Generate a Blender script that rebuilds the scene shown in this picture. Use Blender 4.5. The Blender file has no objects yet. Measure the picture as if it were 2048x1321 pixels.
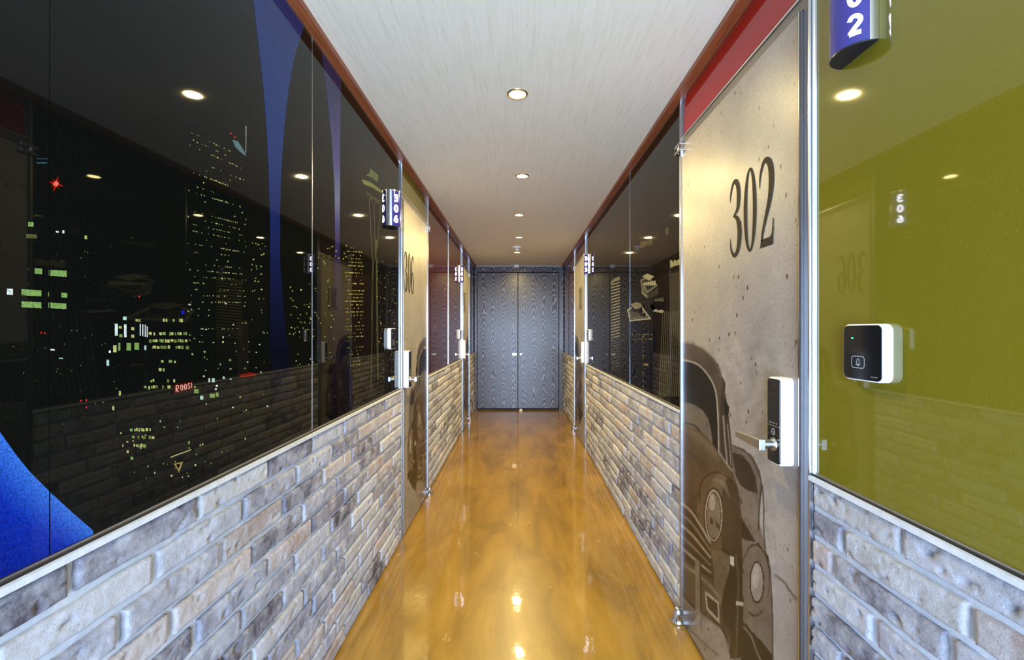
import bpy, bmesh, math, random
import numpy as np
from mathutils import Vector, noise, Matrix
PI = math.pi
SC = bpy.context.scene
COL = SC.collection

# ------------------------------------------------------------------ camera, world, lights
# corridor axes: +Y runs down the corridor, X across it, Z up. Eye height 1.321 m, 16 mm lens.
EYE = 1.321; F = 910.2; VX = 1038.0; VY = 662.0
cam = bpy.data.cameras.new('camera'); cam_o = bpy.data.objects.new('camera', cam); COL.objects.link(cam_o)
cam_o.location = (0, 0, EYE); cam_o.rotation_euler = (PI/2, 0, 0)
cam.sensor_width = 36; cam.lens = 16.0; cam.clip_start = 0.02
cam.shift_x = -(VX-1024)/2048; cam.shift_y = (VY-660.5)/2048
SC.camera = cam_o
SC.view_settings.view_transform = 'Standard'; SC.view_settings.look = 'None'
SC.view_settings.gamma = 1; SC.view_settings.use_curve_mapping = False
SC.view_settings.exposure = 0.0
w = bpy.data.worlds.new('daylight'); SC.world = w; w.use_nodes = True
w.node_tree.nodes['Background'].inputs[0].default_value = (0.55, 0.75, 1, 1)
w.node_tree.nodes['Background'].inputs[1].default_value = 1.0
END_Y = -1.7                       # the corridor is open to daylight behind the camera
al = bpy.data.lights.new('daylight_opening', 'AREA'); al.shape = 'RECTANGLE'; al.size = 1.4; al.size_y = 2.0
al.energy = 270; al.color = (0.50, 0.69, 1.0)
al_o = bpy.data.objects.new('daylight_opening', al); COL.objects.link(al_o)
al_o.location = (0, END_Y+0.02, 1.03); al_o.rotation_euler = (PI/2, 0, 0)
LAMP_W = 23.0; LAMP_C = (1.0, 0.77, 0.32)

BX = 0.735      # brick face
MX = 0.748      # mortar plane
GX = 0.746      # glass face
CEIL = 2.40; TRZ = 2.378; BACK = 7.61; BRZ = 0.955
DX_ = 0.735     # door face

# ------------------------------------------------------------------ helpers
def link(name, me, parent=None, loc=None):
    o = bpy.data.objects.new(name, me); COL.objects.link(o)
    if parent: o.parent = parent
    if loc: o.location = loc
    return o
def tag(o, label=None, cat=None, group=None, kind=None):
    if label: o['label'] = label
    if cat: o['category'] = cat
    if group: o['group'] = group
    if kind: o['kind'] = kind
    return o
def empty(name, loc, rz=0):
    o = bpy.data.objects.new(name, None); o.empty_display_size = 0.05
    o.location = loc; o.rotation_euler = (0, 0, rz); COL.objects.link(o); return o

class MB:
    """collects shapes for ONE mesh object; colours per vertex"""
    def __init__(s): s.v = []; s.f = []; s.c = []; s.m = []; s.sm = []
    def add(s, vs, fs, col=(1,1,1), mi=0, smooth=False):
        b = len(s.v); s.v += [tuple(p) for p in vs]
        if len(vs) and hasattr(col, '__len__') and len(col) == len(vs) and hasattr(col[0], '__len__'): s.c += [tuple(c) for c in col]
        else: s.c += [tuple(col)]*len(vs)
        for f in fs: s.f.append(tuple(b+i for i in f)); s.m.append(mi); s.sm.append(smooth)
        return s
    def box(s, x0, x1, y0, y1, z0, z1, col=(1,1,1), mi=0):
        x0, x1 = min(x0,x1), max(x0,x1); y0, y1 = min(y0,y1), max(y0,y1)
        v = [(x,y,z) for z in (z0,z1) for y in (y0,y1) for x in (x0,x1)]
        return s.add(v, [(0,2,3,1),(4,5,7,6),(0,1,5,4),(2,6,7,3),(0,4,6,2),(1,3,7,5)], col, mi)
    def prism(s, pts, y0, y1, bev=0.0, col=(1,1,1), mi=0, smooth=False):
        """outline pts (x,z) counter-clockwise seen from -y; front at y0 (<y1) with a small bevel"""
        n = len(pts); cx = sum(p[0] for p in pts)/n; cz = sum(p[1] for p in pts)/n
        hw = max(abs(p[0]-cx) for p in pts); hh = max(abs(p[1]-cz) for p in pts)
        def inset(d):
            fx, fz = (hw-d)/hw, (hh-d)/hh
            return [(cx+(p[0]-cx)*fx, cz+(p[1]-cz)*fz) for p in pts]
        rings = [(inset(0), y1)]
        if bev > 0: rings += [(inset(0), y0+bev), (inset(bev*0.3), y0+bev*0.3), (inset(bev), y0)]
        else: rings += [(inset(0), y0)]
        vs = []; fs = []
        for pl, y in rings: vs += [(p[0], y, p[1]) for p in pl]
        for k in range(len(rings)-1):
            for i in range(n):
                j = (i+1) % n; a = k*n
                fs.append((a+i, a+j, a+n+j, a+n+i))
        fs.append(tuple(range(n))[::-1]); fs.append(tuple(range((len(rings)-1)*n, len(rings)*n)))
        fs2 = [tuple(reversed(f)) for f in fs]
        return s.add(vs, fs2, col, mi, smooth)
    def tube(s, p0, p1, r0, r1=None, n=24, col=(1,1,1), mi=0, caps=True):
        p0 = Vector(p0); p1 = Vector(p1); r1 = r0 if r1 is None else r1
        d = (p1-p0).normalized(); a = d.orthogonal().normalized(); b = d.cross(a)
        vs = []
        for p, r in ((p0,r0),(p1,r1)):
            for i in range(n):
                t = 2*PI*i/n; vs.append(p+a*(r*math.cos(t))+b*(r*math.sin(t)))
        fs = [(i,(i+1)%n,n+(i+1)%n,n+i) for i in range(n)]
        s.add(vs, fs, col, mi, True)
        if caps:
            s.add(vs[:n], [tuple(range(n))[::-1]], col, mi); s.add(vs[n:], [tuple(range(n))], col, mi)
        return s
    def lathe(s, prof, c, n=32, col=(1,1,1), mi=0):
        """prof: (r,z) list about the vertical axis through c"""
        vs = []; fs = []
        for r, z in prof:
            for i in range(n): t = 2*PI*i/n; vs.append((c[0]+r*math.cos(t), c[1]+r*math.sin(t), c[2]+z))
        for k in range(len(prof)-1):
            for i in range(n):
                j = (i+1) % n; fs.append((k*n+i, k*n+j, k*n+n+j, k*n+n+i))
        return s.add(vs, fs, col, mi, True)
    def build(s, name, mats, parent=None, loc=None, recalc=True):
        me = bpy.data.meshes.new(name); me.from_pydata(s.v, [], s.f)
        if not isinstance(mats, (list, tuple)): mats = [mats]
        for m in mats: me.materials.append(m)
        me.polygons.foreach_set('material_index', s.m); me.polygons.foreach_set('use_smooth', s.sm)
        at = me.color_attributes.new('Col', 'FLOAT_COLOR', 'POINT')
        arr = np.ones((len(s.v), 4), dtype=np.float32); arr[:, :3] = np.array(s.c, dtype=np.float32).reshape(-1, 3)
        at.data.foreach_set('color', arr.ravel())
        if recalc:
            bm = bmesh.new(); bm.from_mesh(me); bmesh.ops.recalc_face_normals(bm, faces=bm.faces[:]); bm.to_mesh(me); bm.free()
        me.update()
        return link(name, me, parent, loc)

def s2l(c):
    c = c/255.0
    return c/12.92 if c <= 0.04045 else ((c+0.055)/1.055)**2.4
def rgb(r, g, b): return (s2l(r), s2l(g), s2l(b))
def rrect(w_, h, r, cx=0, cz=0, n=6):
    pts = []
    for sx, sz, a0 in ((1,-1,-90),(1,1,0),(-1,1,90),(-1,-1,180)):
        for k in range(n+1):
            a = math.radians(a0+90*k/n)
            pts.append((cx+sx*(w_/2-r)+r*math.cos(a), cz+sz*(h/2-r)+r*math.sin(a)))
    return pts

# ------------------------------------------------------------------ materials
class NT:
    def __init__(s, name):
        s.m = bpy.data.materials.new(name); s.m.use_nodes = True; s.t = s.m.node_tree; s.n = s.t.nodes
        s.b = s.n['Principled BSDF']
    def node(s, ty, **kw):
        n = s.n.new(ty)
        for k, v in kw.items(): setattr(n, k, v)
        return n
    def l(s, a, b): s.t.links.new(a, b)
    def coord(s, scale=(1,1,1), out='Object'):
        tc = s.node('ShaderNodeTexCoord'); mp = s.node('ShaderNodeMapping'); mp.inputs['Scale'].default_value = scale
        s.l(tc.outputs[out], mp.inputs[0]); return mp.outputs[0]
    def noise(s, vec, scale=5, detail=4, rough=0.6, dist=0):
        n = s.node('ShaderNodeTexNoise'); n.inputs['Scale'].default_value = scale; n.inputs['Detail'].default_value = detail
        n.inputs['Roughness'].default_value = rough; n.inputs['Distortion'].default_value = dist
        s.l(vec, n.inputs['Vector']); return n.outputs['Fac']
    def ramp(s, fac, stops, interp='LINEAR'):
        r = s.node('ShaderNodeValToRGB'); r.color_ramp.interpolation = interp
        e = r.color_ramp.elements
        while len(e) < len(stops): e.new(0.5)
        for i, (p, c) in enumerate(stops): e[i].position = p; e[i].color = (*c, 1) if len(c) == 3 else c
        s.l(fac, r.inputs[0]); return r.outputs[0]
    def mix(s, fac, a, b, mode='MIX'):
        n = s.node('ShaderNodeMix', data_type='RGBA', blend_type=mode)
        for k, v in ((0, fac), (6, a), (7, b)):
            sock = n.inputs[k]
            if hasattr(v, 'links'): s.l(v, sock)
            elif isinstance(v, (int, float)): sock.default_value = v if k == 0 else (v,v,v,1)
            else: sock.default_value = (*v, 1)
        return n.outputs[2]
    def col(s): n = s.node('ShaderNodeVertexColor', layer_name='Col'); return n.outputs[0]
    def bump(s, h, strength=0.3, dist=0.01, to='Normal', prev=None):
        b = s.node('ShaderNodeBump'); b.inputs['Strength'].default_value = strength; b.inputs['Distance'].default_value = dist
        s.l(h, b.inputs['Height'])
        if prev: s.l(prev, b.inputs['Normal'])
        if to: s.l(b.outputs[0], s.b.inputs[to])
        return b.outputs[0]
    def set(s, **kw):
        for k, v in kw.items():
            i = s.b.inputs[k.replace('_', ' ')]
            if hasattr(v, 'links'): s.l(v, i)
            elif isinstance(v, tuple): i.default_value = (*v, 1) if len(v) == 3 else v
            else: i.default_value = v
        return s
def simple(name, col, rough=0.5, metal=0.0, em=None, es=0, **kw):
    t = NT(name); t.set(Base_Color=col, Roughness=rough, Metallic=metal, **kw)
    if em: t.set(Emission_Color=em, Emission_Strength=es)
    return t.m

# glass that is printed or painted on its back: glossy dielectric over a colour
def m_print(name):
    t = NT(name); v = t.coord(); n = t.noise(v, 260, 2, 0.7)
    t.set(Base_Color=t.mix(1.0, t.col(), t.ramp(n, [(0.3,(0.45,0.45,0.45)),(0.7,(1.1,1.1,1.1))]), 'MULTIPLY'),
          Roughness=0.02, IOR=1.33, Specular_IOR_Level=0.4)
    return t.m
M_PRINT = m_print('printed_glass')
def m_olive():
    t = NT('olive_back_painted_glass'); v = t.coord()
    n = t.noise(v, 900, 1, 0.5); c = t.ramp(n, [(0.0, rgb(108,99,24)), (0.74, rgb(115,107,28)), (0.80, rgb(200,196,120))])
    t.set(Base_Color=c, Roughness=0.03, IOR=1.6); return t.m
M_OLIVE = m_olive()
M_RED = simple('red_back_painted_glass', rgb(150,28,26), 0.05, IOR=1.4)
def m_maroon():
    t = NT('maroon_back_painted_glass'); n = t.noise(t.coord(), 40, 3)
    t.set(Base_Color=t.ramp(n, [(0.3, rgb(58,20,20)), (0.7, rgb(70,26,25))]), Roughness=0.03, IOR=1.5); return t.m
M_MAROON = m_maroon()
def m_brick():
    t = NT('whitewashed_brick'); v = t.coord()
    c = t.col()
    n1 = t.noise(v, 11, 6, 0.7); n2 = t.noise(v, 60, 5, 0.75); n3 = t.noise(v, 4.0, 3, 0.5)
    wash = t.mix(t.ramp(n1, [(0.38,(0,0,0)),(0.70,(0.88,0.88,0.88))]), c, rgb(216,218,228))
    stain = t.mix(t.ramp(n2, [(0.60,(0,0,0)),(0.74,(0.6,0.6,0.6))]), wash, rgb(112,92,88))
    warm = t.mix(t.ramp(n3, [(0.58,(0,0,0)),(0.78,(0.3,0.3,0.3))]), stain, rgb(200,166,150))
    t.set(Base_Color=warm, Roughness=0.85, Specular_IOR_Level=0.25)
    h1 = t.noise(v, 55, 8, 0.75, 0.3)
    b1 = t.bump(h1, 1.0, 0.010, to=None)
    vo = t.node('ShaderNodeTexVoronoi'); vo.inputs['Scale'].default_value = 120; t.l(v, vo.inputs['Vector'])
    pit = t.ramp(vo.outputs['Distance'], [(0.0,(0,0,0)),(0.22,(1,1,1))])
    t.bump(pit, 0.5, 0.003, prev=b1)
    return t.m
M_BRICK = m_brick()
def m_mortar():
    t = NT('grey_mortar'); v = t.coord(); n = t.noise(v, 30, 6, 0.7)
    t.set(Base_Color=t.ramp(n, [(0.3, rgb(190,193,198)), (0.7, rgb(216,219,223))]), Roughness=0.9)
    t.bump(t.noise(v, 300, 4, 0.7), 0.5, 0.001); return t.m
M_MORTAR = m_mortar()
def m_ceiling():
    t = NT('streaked_linen_wallpaper'); v = t.coord((110, 5, 1)); v2 = t.coord((240, 16, 1)); v3 = t.coord((5, 90, 1))
    a = t.noise(v, 1, 6, 0.7); b = t.noise(v2, 1, 3, 0.7); c3 = t.noise(v3, 1, 2, 0.5)
    c = t.ramp(a, [(0.28, rgb(222,216,196)), (0.5, rgb(234,229,212)), (0.75, rgb(238,234,219))])
    c = t.mix(t.ramp(b, [(0.66,(0,0,0)),(0.80,(0.6,0.6,0.6))]), c, rgb(160,148,124))
    t.set(Base_Color=c, Roughness=0.75, Specular_IOR_Level=0.3)
    b1 = t.bump(a, 0.15, 0.0012, to=None); t.bump(c3, 0.12, 0.0012, prev=b1); return t.m
M_CEIL = m_ceiling()
def m_floor():
    t = NT('golden_brown_epoxy'); v = t.coord(); vs = t.coord((1.6, 0.5, 1))
    a = t.noise(vs, 3.0, 5, 0.65, 0.6); b = t.noise(v, 5, 7, 0.7, 0.5); s = t.noise(v, 300, 2, 0.6)
    c = t.ramp(a, [(0.3, rgb(124,92,26)), (0.5, rgb(156,117,34)), (0.72, rgb(180,138,44))])
    c = t.mix(t.ramp(b, [(0.64,(0,0,0)),(0.68,(0.5,0.5,0.5))]), c, rgb(215,180,110))
    c = t.mix(t.ramp(s, [(0.70,(0,0,0)),(0.74,(1,1,1))]), c, rgb(235,220,180))
    t.set(Base_Color=c, Roughness=0.32, Metallic=0.0, Coat_Weight=1.0, Coat_Roughness=0.04, Coat_IOR=1.55)
    h = t.noise(v, 14, 3, 0.5)
    bb = t.node('ShaderNodeBump'); bb.inputs['Strength'].default_value = 0.05; bb.inputs['Distance'].default_value = 0.01
    t.l(h, bb.inputs['Height']); t.l(bb.outputs[0], t.b.inputs['Coat Normal']); t.bump(b, 0.1, 0.004)
    return t.m
M_FLOOR = m_floor()
def m_trim():
    t = NT('reddish_wood_trim'); v = t.coord((30, 1.5, 30)); n = t.noise(v, 2, 5, 0.6, 0.5)
    t.set(Base_Color=t.ramp(n, [(0.3, rgb(128,68,38)), (0.7, rgb(166,94,54))]), Roughness=0.4); return t.m
M_TRIM = m_trim()
def m_darkwood():
    t = NT('dark_open_grain_wood'); v = t.coord()
    def M(op, x, y=None, z=None):
        n = t.node('ShaderNodeMath', operation=op)
        for k, q in enumerate((x, y, z)):
            if q is None: continue
            if hasattr(q, 'links'): t.l(q, n.inputs[k])
            else: n.inputs[k].default_value = q
        return n.outputs[0]
    sp = t.node('ShaderNodeSeparateXYZ'); t.l(v, sp.inputs[0]); X, Z = sp.outputs[0], sp.outputs[2]
    warp = t.noise(t.coord((1, 1, 0.35)), 5, 3, 0.5)
    xs = M('ADD', M('MULTIPLY', M('ADD', X, 3.0), 1/0.168), M('MULTIPLY', warp, 0.35))
    xf = M('SUBTRACT', M('FRACT', xs), 0.5); pl = M('FLOOR', xs)
    off = M('MULTIPLY', M('SINE', M('MULTIPLY', pl, 12.9)), 7.3)
    para = M('MULTIPLY', M('MULTIPLY', xf, xf), 15.0)
    f = M('ADD', M('ADD', M('MULTIPLY', Z, 11.0), off), M('ADD', para, M('MULTIPLY', warp, 7.0)))
    f = M('ADD', f, M('MULTIPLY', t.noise(t.coord((1,1,.4)), 22, 2, 0.5), 1.3))
    g = M('ADD', M('MULTIPLY', M('SINE', M('MULTIPLY', f, 6.2832)), 0.5), 0.5)
    fib = t.noise(t.coord((260, 1, 6)), 1, 3, 0.6)
    c = t.ramp(g, [(0.2, rgb(30,26,28)), (0.6, rgb(54,47,50)), (0.92, rgb(136,128,136))])
    c = t.mix(t.ramp(fib, [(0.45,(0,0,0)),(0.7,(0.6,0.6,0.6))]), c, rgb(38,33,36))
    t.set(Base_Color=c, Roughness=0.27, IOR=1.42)
    t.bump(g, 0.12, 0.001); return t.m
M_DARK = m_darkwood()
M_DARKFR = simple('dark_wood_frame', rgb(66,60,64), 0.45)
M_STEEL = simple('satin_steel', (0.62, 0.63, 0.65), 0.28, 1.0)
M_BRUSH = simple('brushed_steel_frame', (0.14, 0.135, 0.14), 0.45, 0.5)
M_CHROME = simple('chrome', (0.8, 0.8, 0.82), 0.12, 1.0)
M_WHITEEDGE = simple('polished_edge', (0.88,0.9,0.92), 0.3, 0.6)
M_BLACK = simple('black_gloss', (0.008, 0.009, 0.011), 0.08)
M_MATTBLACK = simple('black_gasket', (0.01, 0.01, 0.01), 0.6)  # plain matt black for the glass channel, vent slots and back wall
M_WHITE = simple('white_plastic', (0.85, 0.86, 0.88), 0.35)
M_INK = simple('dark_brown_print', rgb(26,19,16), 0.7, Specular_IOR_Level=0.2)
M_GREYINK = simple('pale_grey_print', rgb(200,205,215), 0.4)
M_GREEN = simple('green_led', (0,0.3,0.1), 0.4, 0, (0.05,1,0.35), 4)
M_NAVY = simple('backlit_navy_acrylic', (0.02,0.018,0.12), 0.12, 0, (0.08,0.06,0.5), 0.22)
M_NAVYDARK = simple('dark_navy_metal', (0.008,0.009,0.02), 0.3)
M_DIGIT = simple('glowing_digit', (1,1,1), 0.5, 0, (0.78,0.78,1.0), 14)
M_LAMP = simple('lamp_lens', (1,1,1), 0.5, 0, (1.0,0.86,0.52), 22)
M_BRASS = simple('brass_ring', (0.75,0.58,0.32), 0.3, 1.0)
M_UNDER = simple('dark_brown_underside', rgb(38,22,16), 0.6)
M_DARKWALL = simple('dark_backing', (0.02,0.02,0.02), 0.8)
def m_leaf():
    t = NT('printed_concrete_steel_door'); v = t.coord()
    n1 = t.noise(v, 3.5, 6, 0.65); n2 = t.noise(v, 90, 3, 0.6); n3 = t.noise(v, 28, 2, 0.5)
    c = t.mix(1.0, t.col(), t.ramp(n1, [(0.3,(0.72,0.72,0.74)),(0.7,(1.1,1.08,1.04))]), 'MULTIPLY')
    c = t.mix(1.0, c, t.ramp(n2, [(0.3,(0.85,0.85,0.85)),(0.7,(1.05,1.05,1.05))]), 'MULTIPLY')
    vo = t.node('ShaderNodeTexVoronoi'); vo.inputs['Scale'].default_value = 26; t.l(t.coord((1,1,0.6)), vo.inputs['Vector'])
    spot = t.ramp(vo.outputs['Distance'], [(0.08,(1,1,1)),(0.17,(0,0,0))])
    vo2 = t.node('ShaderNodeTexVoronoi'); vo2.inputs['Scale'].default_value = 70; t.l(v, vo2.inputs['Vector'])
    spot2 = t.ramp(vo2.outputs['Distance'], [(0.10,(1,1,1)),(0.20,(0,0,0))])
    msk = t.ramp(n3, [(0.44,(0,0,0)),(0.50,(1,1,1))])
    c = t.mix(t.mix(1.0, spot, msk, 'MULTIPLY'), c, rgb(50,42,36))
    c = t.mix(t.mix(1.0, spot2, t.ramp(n1, [(0.47,(0,0,0)),(0.55,(0.8,0.8,0.8))]), 'MULTIPLY'), c, rgb(64,54,46))
    t.set(Base_Color=c, Roughness=0.38, Metallic=0.0, Specular_IOR_Level=0.4)
    return t.m
M_LEAF = m_leaf()

# ------------------------------------------------------------------ room shell
fl = MB(); fl.box(-0.86, 0.86, END_Y, BACK+0.1, -0.06, 0); tag(fl.build('floor', M_FLOOR), kind='structure')
ce = MB(); ce.box(-0.86, 0.86, END_Y, BACK+0.1, CEIL, CEIL+0.06); tag(ce.build('ceiling', M_CEIL), kind='structure')

DOORS = {  # frame near, frame far, leaf near, leaf far, number start (nearest), side
 '302': (1.150, 2.085, 1.190, 2.055, +1), '303': (5.05, 6.08, 5.10, 6.03, +1),
 '306': (2.86, 3.70, 2.885, 3.655, -1), '305': (5.90, 6.74, 5.94, 6.70, -1)}

PAL = [rgb(166,166,180), rgb(186,188,198), rgb(140,138,154), rgb(204,204,208), rgb(116,112,126), rgb(176,158,150), rgb(192,180,174), rgb(154,156,172), rgb(94,88,100), rgb(198,196,194), rgb(150,150,164)]
def brick_wall(mb, s, y0, y1, rnd):
    """courses of long bricks on side s (+1 right, -1 left) from y0 to y1"""
    ph = BRZ-0.012; npit = 13; pit = ph/npit
    mb.box(s*MX, s*0.86, y0, y1, 0, BRZ-0.010, (1,1,1), 1)
    L = 0.292
    for k in range(npit):
        z1 = ph-k*pit-0.001; z0 = z1-pit+0.013
        off = {0: 0.761, 1: 0.93, 2: 0.85, 3: 0.68}[k % 4] if s < 0 else {0: 0.888, 1: 1.049, 2: 0.79, 3: 0.95}[k % 4]
        a = off - L*math.ceil((off-y0)/L) + rnd.uniform(-0.012, 0.012)
        while a < y1:
            p = max(a+0.006, y0+0.003); q = min(a+L-0.007+rnd.uniform(-.006,.004), y1-0.003); a += L
            if q-p < 0.03: continue
            near = 0.35 < (p+q)/2 < 3.2
            def spacing(L_, m_):
                a_ = [0, 0.0022/L_, 0.006/L_]; inner = [a_[2]+(1-2*a_[2])*k_/m_ for k_ in range(1, m_)]
                return a_+inner+[1-a_[2], 1-a_[1], 1]
            us = spacing(q-p, max(4, int((q-p)/(0.006 if near else 0.03)))); vz = spacing(z1-z0, 9 if near else 3)
            nx = len(us)-1; nz = len(vz)-1
            col = rnd.choice(PAL); j = rnd.uniform(0.85, 1.1); col = tuple(c*j for c in col)
            D = 0.011+rnd.uniform(-0.0025, 0.0025); sd = rnd.uniform(0, 500); tilt = rnd.uniform(-.0018, .0018)
            vs = []; fs = []
            for jz in range(nz+1):
                for ix in range(nx+1):
                    u = us[ix]; v = vz[jz]
                    Y = p+(q-p)*u; Z = z0+(z1-z0)*v
                    e = min(u*(q-p), (1-u)*(q-p), v*(z1-z0)*1.0, (1-v)*(z1-z0)*1.0)
                    border = ix in (0,nx) or jz in (0,nz)
                    wob = noise.noise(Vector((Y*14, Z*25, sd)))*0.0042 + noise.noise(Vector((Y*60, Z*60, sd)))*0.0018
                    if near:
                        Z += wob*(1 if v > .5 else -1)*(abs(v-.5)*2)**2*0.9
                        Y += noise.noise(Vector((Z*40, sd, Y*3)))*0.004*(abs(u-.5)*2)**6
                    d = -0.004 if border else D*min(1, (e/0.006))**0.3
                    if not border:
                        n1 = noise.noise(Vector((Y*22, Z*34, sd)))*0.0014+noise.noise(Vector((Y*75, Z*75, sd+9)))*0.0010
                        d += n1
                        pitn = noise.noise(Vector((Y*38, Z*60, sd+40)))
                        if pitn > 0.38 and near: d -= (pitn-0.38)*0.022
                        d += tilt*(u-.5)*2
                    vs.append((s*(MX-d), Y, Z))
            for jz in range(nz):
                for ix in range(nx):
                    i = jz*(nx+1)+ix; q4 = (i, i+1, i+nx+2, i+nx+1)
                    fs.append(q4 if s < 0 else q4[::-1])
            mb.add(vs, fs, col, 0, True)
    # mortar ledge on the top course
    mb.box(s*(BX-0.004), s*(GX+0.012), y0, y1, ph+0.001, BRZ, (1,1,1), 1)

def wall(name, s, segs, seed):
    rnd = random.Random(seed); mb = MB()
    for y0, y1 in segs: brick_wall(mb, s, y0, y1, rnd)
    mb.box(s*0.80, s*0.86, END_Y, BACK, BRZ-0.01, CEIL, (1,1,1), 2)
    for y0, y1 in segs:      # thin steel channel that holds the glass
        mb.box(s*(GX-0.006), s*(GX+0.02), y0, y1, BRZ, BRZ+0.004, (1,1,1), 4)
        mb.box(s*(GX-0.003), s*(GX+0.02), y0, y1, BRZ+0.004, BRZ+0.009, (1,1,1), 3)
    o = mb.build(name, [M_BRICK, M_MORTAR, M_DARKWALL, M_STEEL, M_MATTBLACK], recalc=False)
    tag(o, kind='structure')
    return o
LS = [(END_Y, 2.86), (3.70, 5.90), (6.74, BACK)]
RS = [(END_Y, 1.150), (2.085, 5.05), (6.08, BACK)]
wall('wall_left', -1, LS, 3); wall('wall_right', 1, RS, 8)

for i, s in enumerate((-1, 1)):
    t = MB(); t.box(s*0.704, s*0.80, END_Y, BACK, TRZ, CEIL, (1,1,1), 0)
    t.box(s*(GX-0.005), s*GX, END_Y, BACK, TRZ-0.004, TRZ+0.001, (1,1,1), 1)
    tag(t.build('trim_%d' % (i+1), [M_TRIM, M_STEEL]), kind='structure')
t = MB(); t.box(-0.704, 0.704, BACK-0.035, BACK-0.005, CEIL-0.012, CEIL); tag(t.build('trim_3', M_WHITE), kind='structure')

# ------------------------------------------------------------------ stroke glyphs (flat meshes in local x,z; y given)
def catmull(pts, n=8):
    out = []; P = [pts[0]]+list(pts)+[pts[-1]]
    for i in range(1, len(P)-2):
        for k in range(n):
            t = k/n; r = []
            for a, b, c, d in zip(P[i-1], P[i], P[i+1], P[i+2]):
                r.append(0.5*((2*b)+(-a+c)*t+(2*a-5*b+4*c-d)*t*t+(-a+3*b-3*c+d)*t**3))
            out.append(tuple(r))
    out.append(tuple(pts[-1])); return out
def ribbon(mb, pts, fn, mi=0, col=(1,1,1)):
    """pts (x,z,width) physical; fn maps (x,z)->3D"""
    vs = []; fs = []; n = len(pts)
    for i, (x, z, wd) in enumerate(pts):
        a = pts[max(0, i-1)]; b = pts[min(n-1, i+1)]
        dx, dz = b[0]-a[0], b[1]-a[1]; L = math.hypot(dx, dz) or 1
        nx, nz = -dz/L, dx/L
        vs += [fn(x+nx*wd/2, z+nz*wd/2), fn(x-nx*wd/2, z-nz*wd/2)]
    for i in range(n-1): fs.append((2*i, 2*i+1, 2*i+3, 2*i+2))
    mb.add(vs, fs, col, mi)
def ring(mb, cx, cz, rx, rz, ix, iz, fn, mi=0, n=40):
    vs = []
    for i in range(n):
        a = 2*PI*i/n; vs += [fn(cx+rx*math.cos(a), cz+rz*math.sin(a)), fn(cx+ix*math.cos(a), cz+iz*math.sin(a))]
    mb.add(vs, [(2*i, 2*i+1, (2*i+3) % (2*n), (2*i+2) % (2*n)) for i in range(n)], (1,1,1), mi)
def didone(mb, ch, x0, z0, W, H, fn):
    S = lambda pts: ribbon(mb, catmull([(x0+a*W, z0+b*H, c*W) for a, b, c in pts]), fn)
    P = lambda pts: mb.add([fn(x0+a*W, z0+b*H) for a, b in pts], [tuple(range(len(pts)))])
    if ch == '0': ring(mb, x0+W/2, z0+H/2, W*.5, H*.5, W*.23, H*.465, fn)
    if ch == '3':
        S([(.02,.72,.03),(.08,.84,.13),(.30,.95,.16),(.56,.94,.24),(.74,.84,.30),(.76,.70,.30),(.66,.59,.22),(.30,.52,.05)])
        S([(.30,.525,.05),(.62,.48,.20),(.82,.36,.32),(.84,.22,.34),(.70,.08,.28),(.42,.02,.18),(.18,.07,.14),(.06,.15,.10),(.02,.26,.03)])
    if ch == '2':
        S([(.02,.68,.03),(.08,.82,.13),(.28,.94,.18),(.54,.955,.22),(.78,.86,.32),(.84,.70,.34),(.74,.52,.28),(.46,.32,.20),(.26,.18,.15),(.18,.07,.12)])
        P([(.06,0),(.94,0),(1.0,.28),(.95,.28),(.86,.115),(.74,.09),(.14,.09)])
    if ch == '6':
        ring(mb, x0+W/2, z0+H*.28, W*.5, H*.28, W*.22, H*.245, fn)
        S([(.94,.80,.05),(.84,.92,.12),(.56,.965,.16),(.28,.84,.26),(.16,.6,.31),(.14,.28,.28)])
    if ch == '5':
        P([(.16,.90),(.86,.90),(.94,1.0),(.16,1.0)]); S([(.18,.97,.07),(.17,.75,.07),(.15,.55,.07)])
        S([(.15,.56,.05),(.42,.61,.14),(.72,.54,.26),(.85,.34,.32),(.76,.14,.28),(.42,.02,.16),(.14,.07,.12),(.03,.2,.05)])
def sans(mb, ch, cx, cz, W, H, t_, fn):
    S = lambda pts: ribbon(mb, catmull([(cx+(a-.5)*W, cz+(b-.5)*H, t_) for a, b in pts], 5), fn)
    if ch == '0': ring(mb, cx, cz, W/2+t_/2, H/2+t_/2, W/2-t_/2, H/2-t_/2, fn, n=28)
    if ch == '3': S([(-.02,.84),(.3,1),(.72,.98),(.94,.78),(.78,.57),(.25,.53)]); S([(.25,.53),(.82,.47),(1,.24),(.75,.02),(.3,0),(-.04,.16)])
    if ch == '2': S([(0,.78),(.2,.97),(.6,1),(.95,.84),(.95,.62),(.6,.38),(.2,.14),(.02,0)]); S([(0,0.0),(.5,0.0),(1.05,0.0)])
    if ch == '5': S([(.95,1),(.5,1),(.12,1)]); S([(.12,1),(.08,.75),(.05,.55)]); S([(.05,.55),(.5,.62),(.9,.5),(1,.28),(.75,.04),(.3,0),(0,.12)])
    if ch == '6': ring(mb, cx, cz-.22*H, W/2+t_/2, .28*H+t_/2, W/2-t_/2, .28*H-t_/2, fn, n=28); S([(.85,.98),(.45,.92),(.12,.66),(0,.3)])

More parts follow.
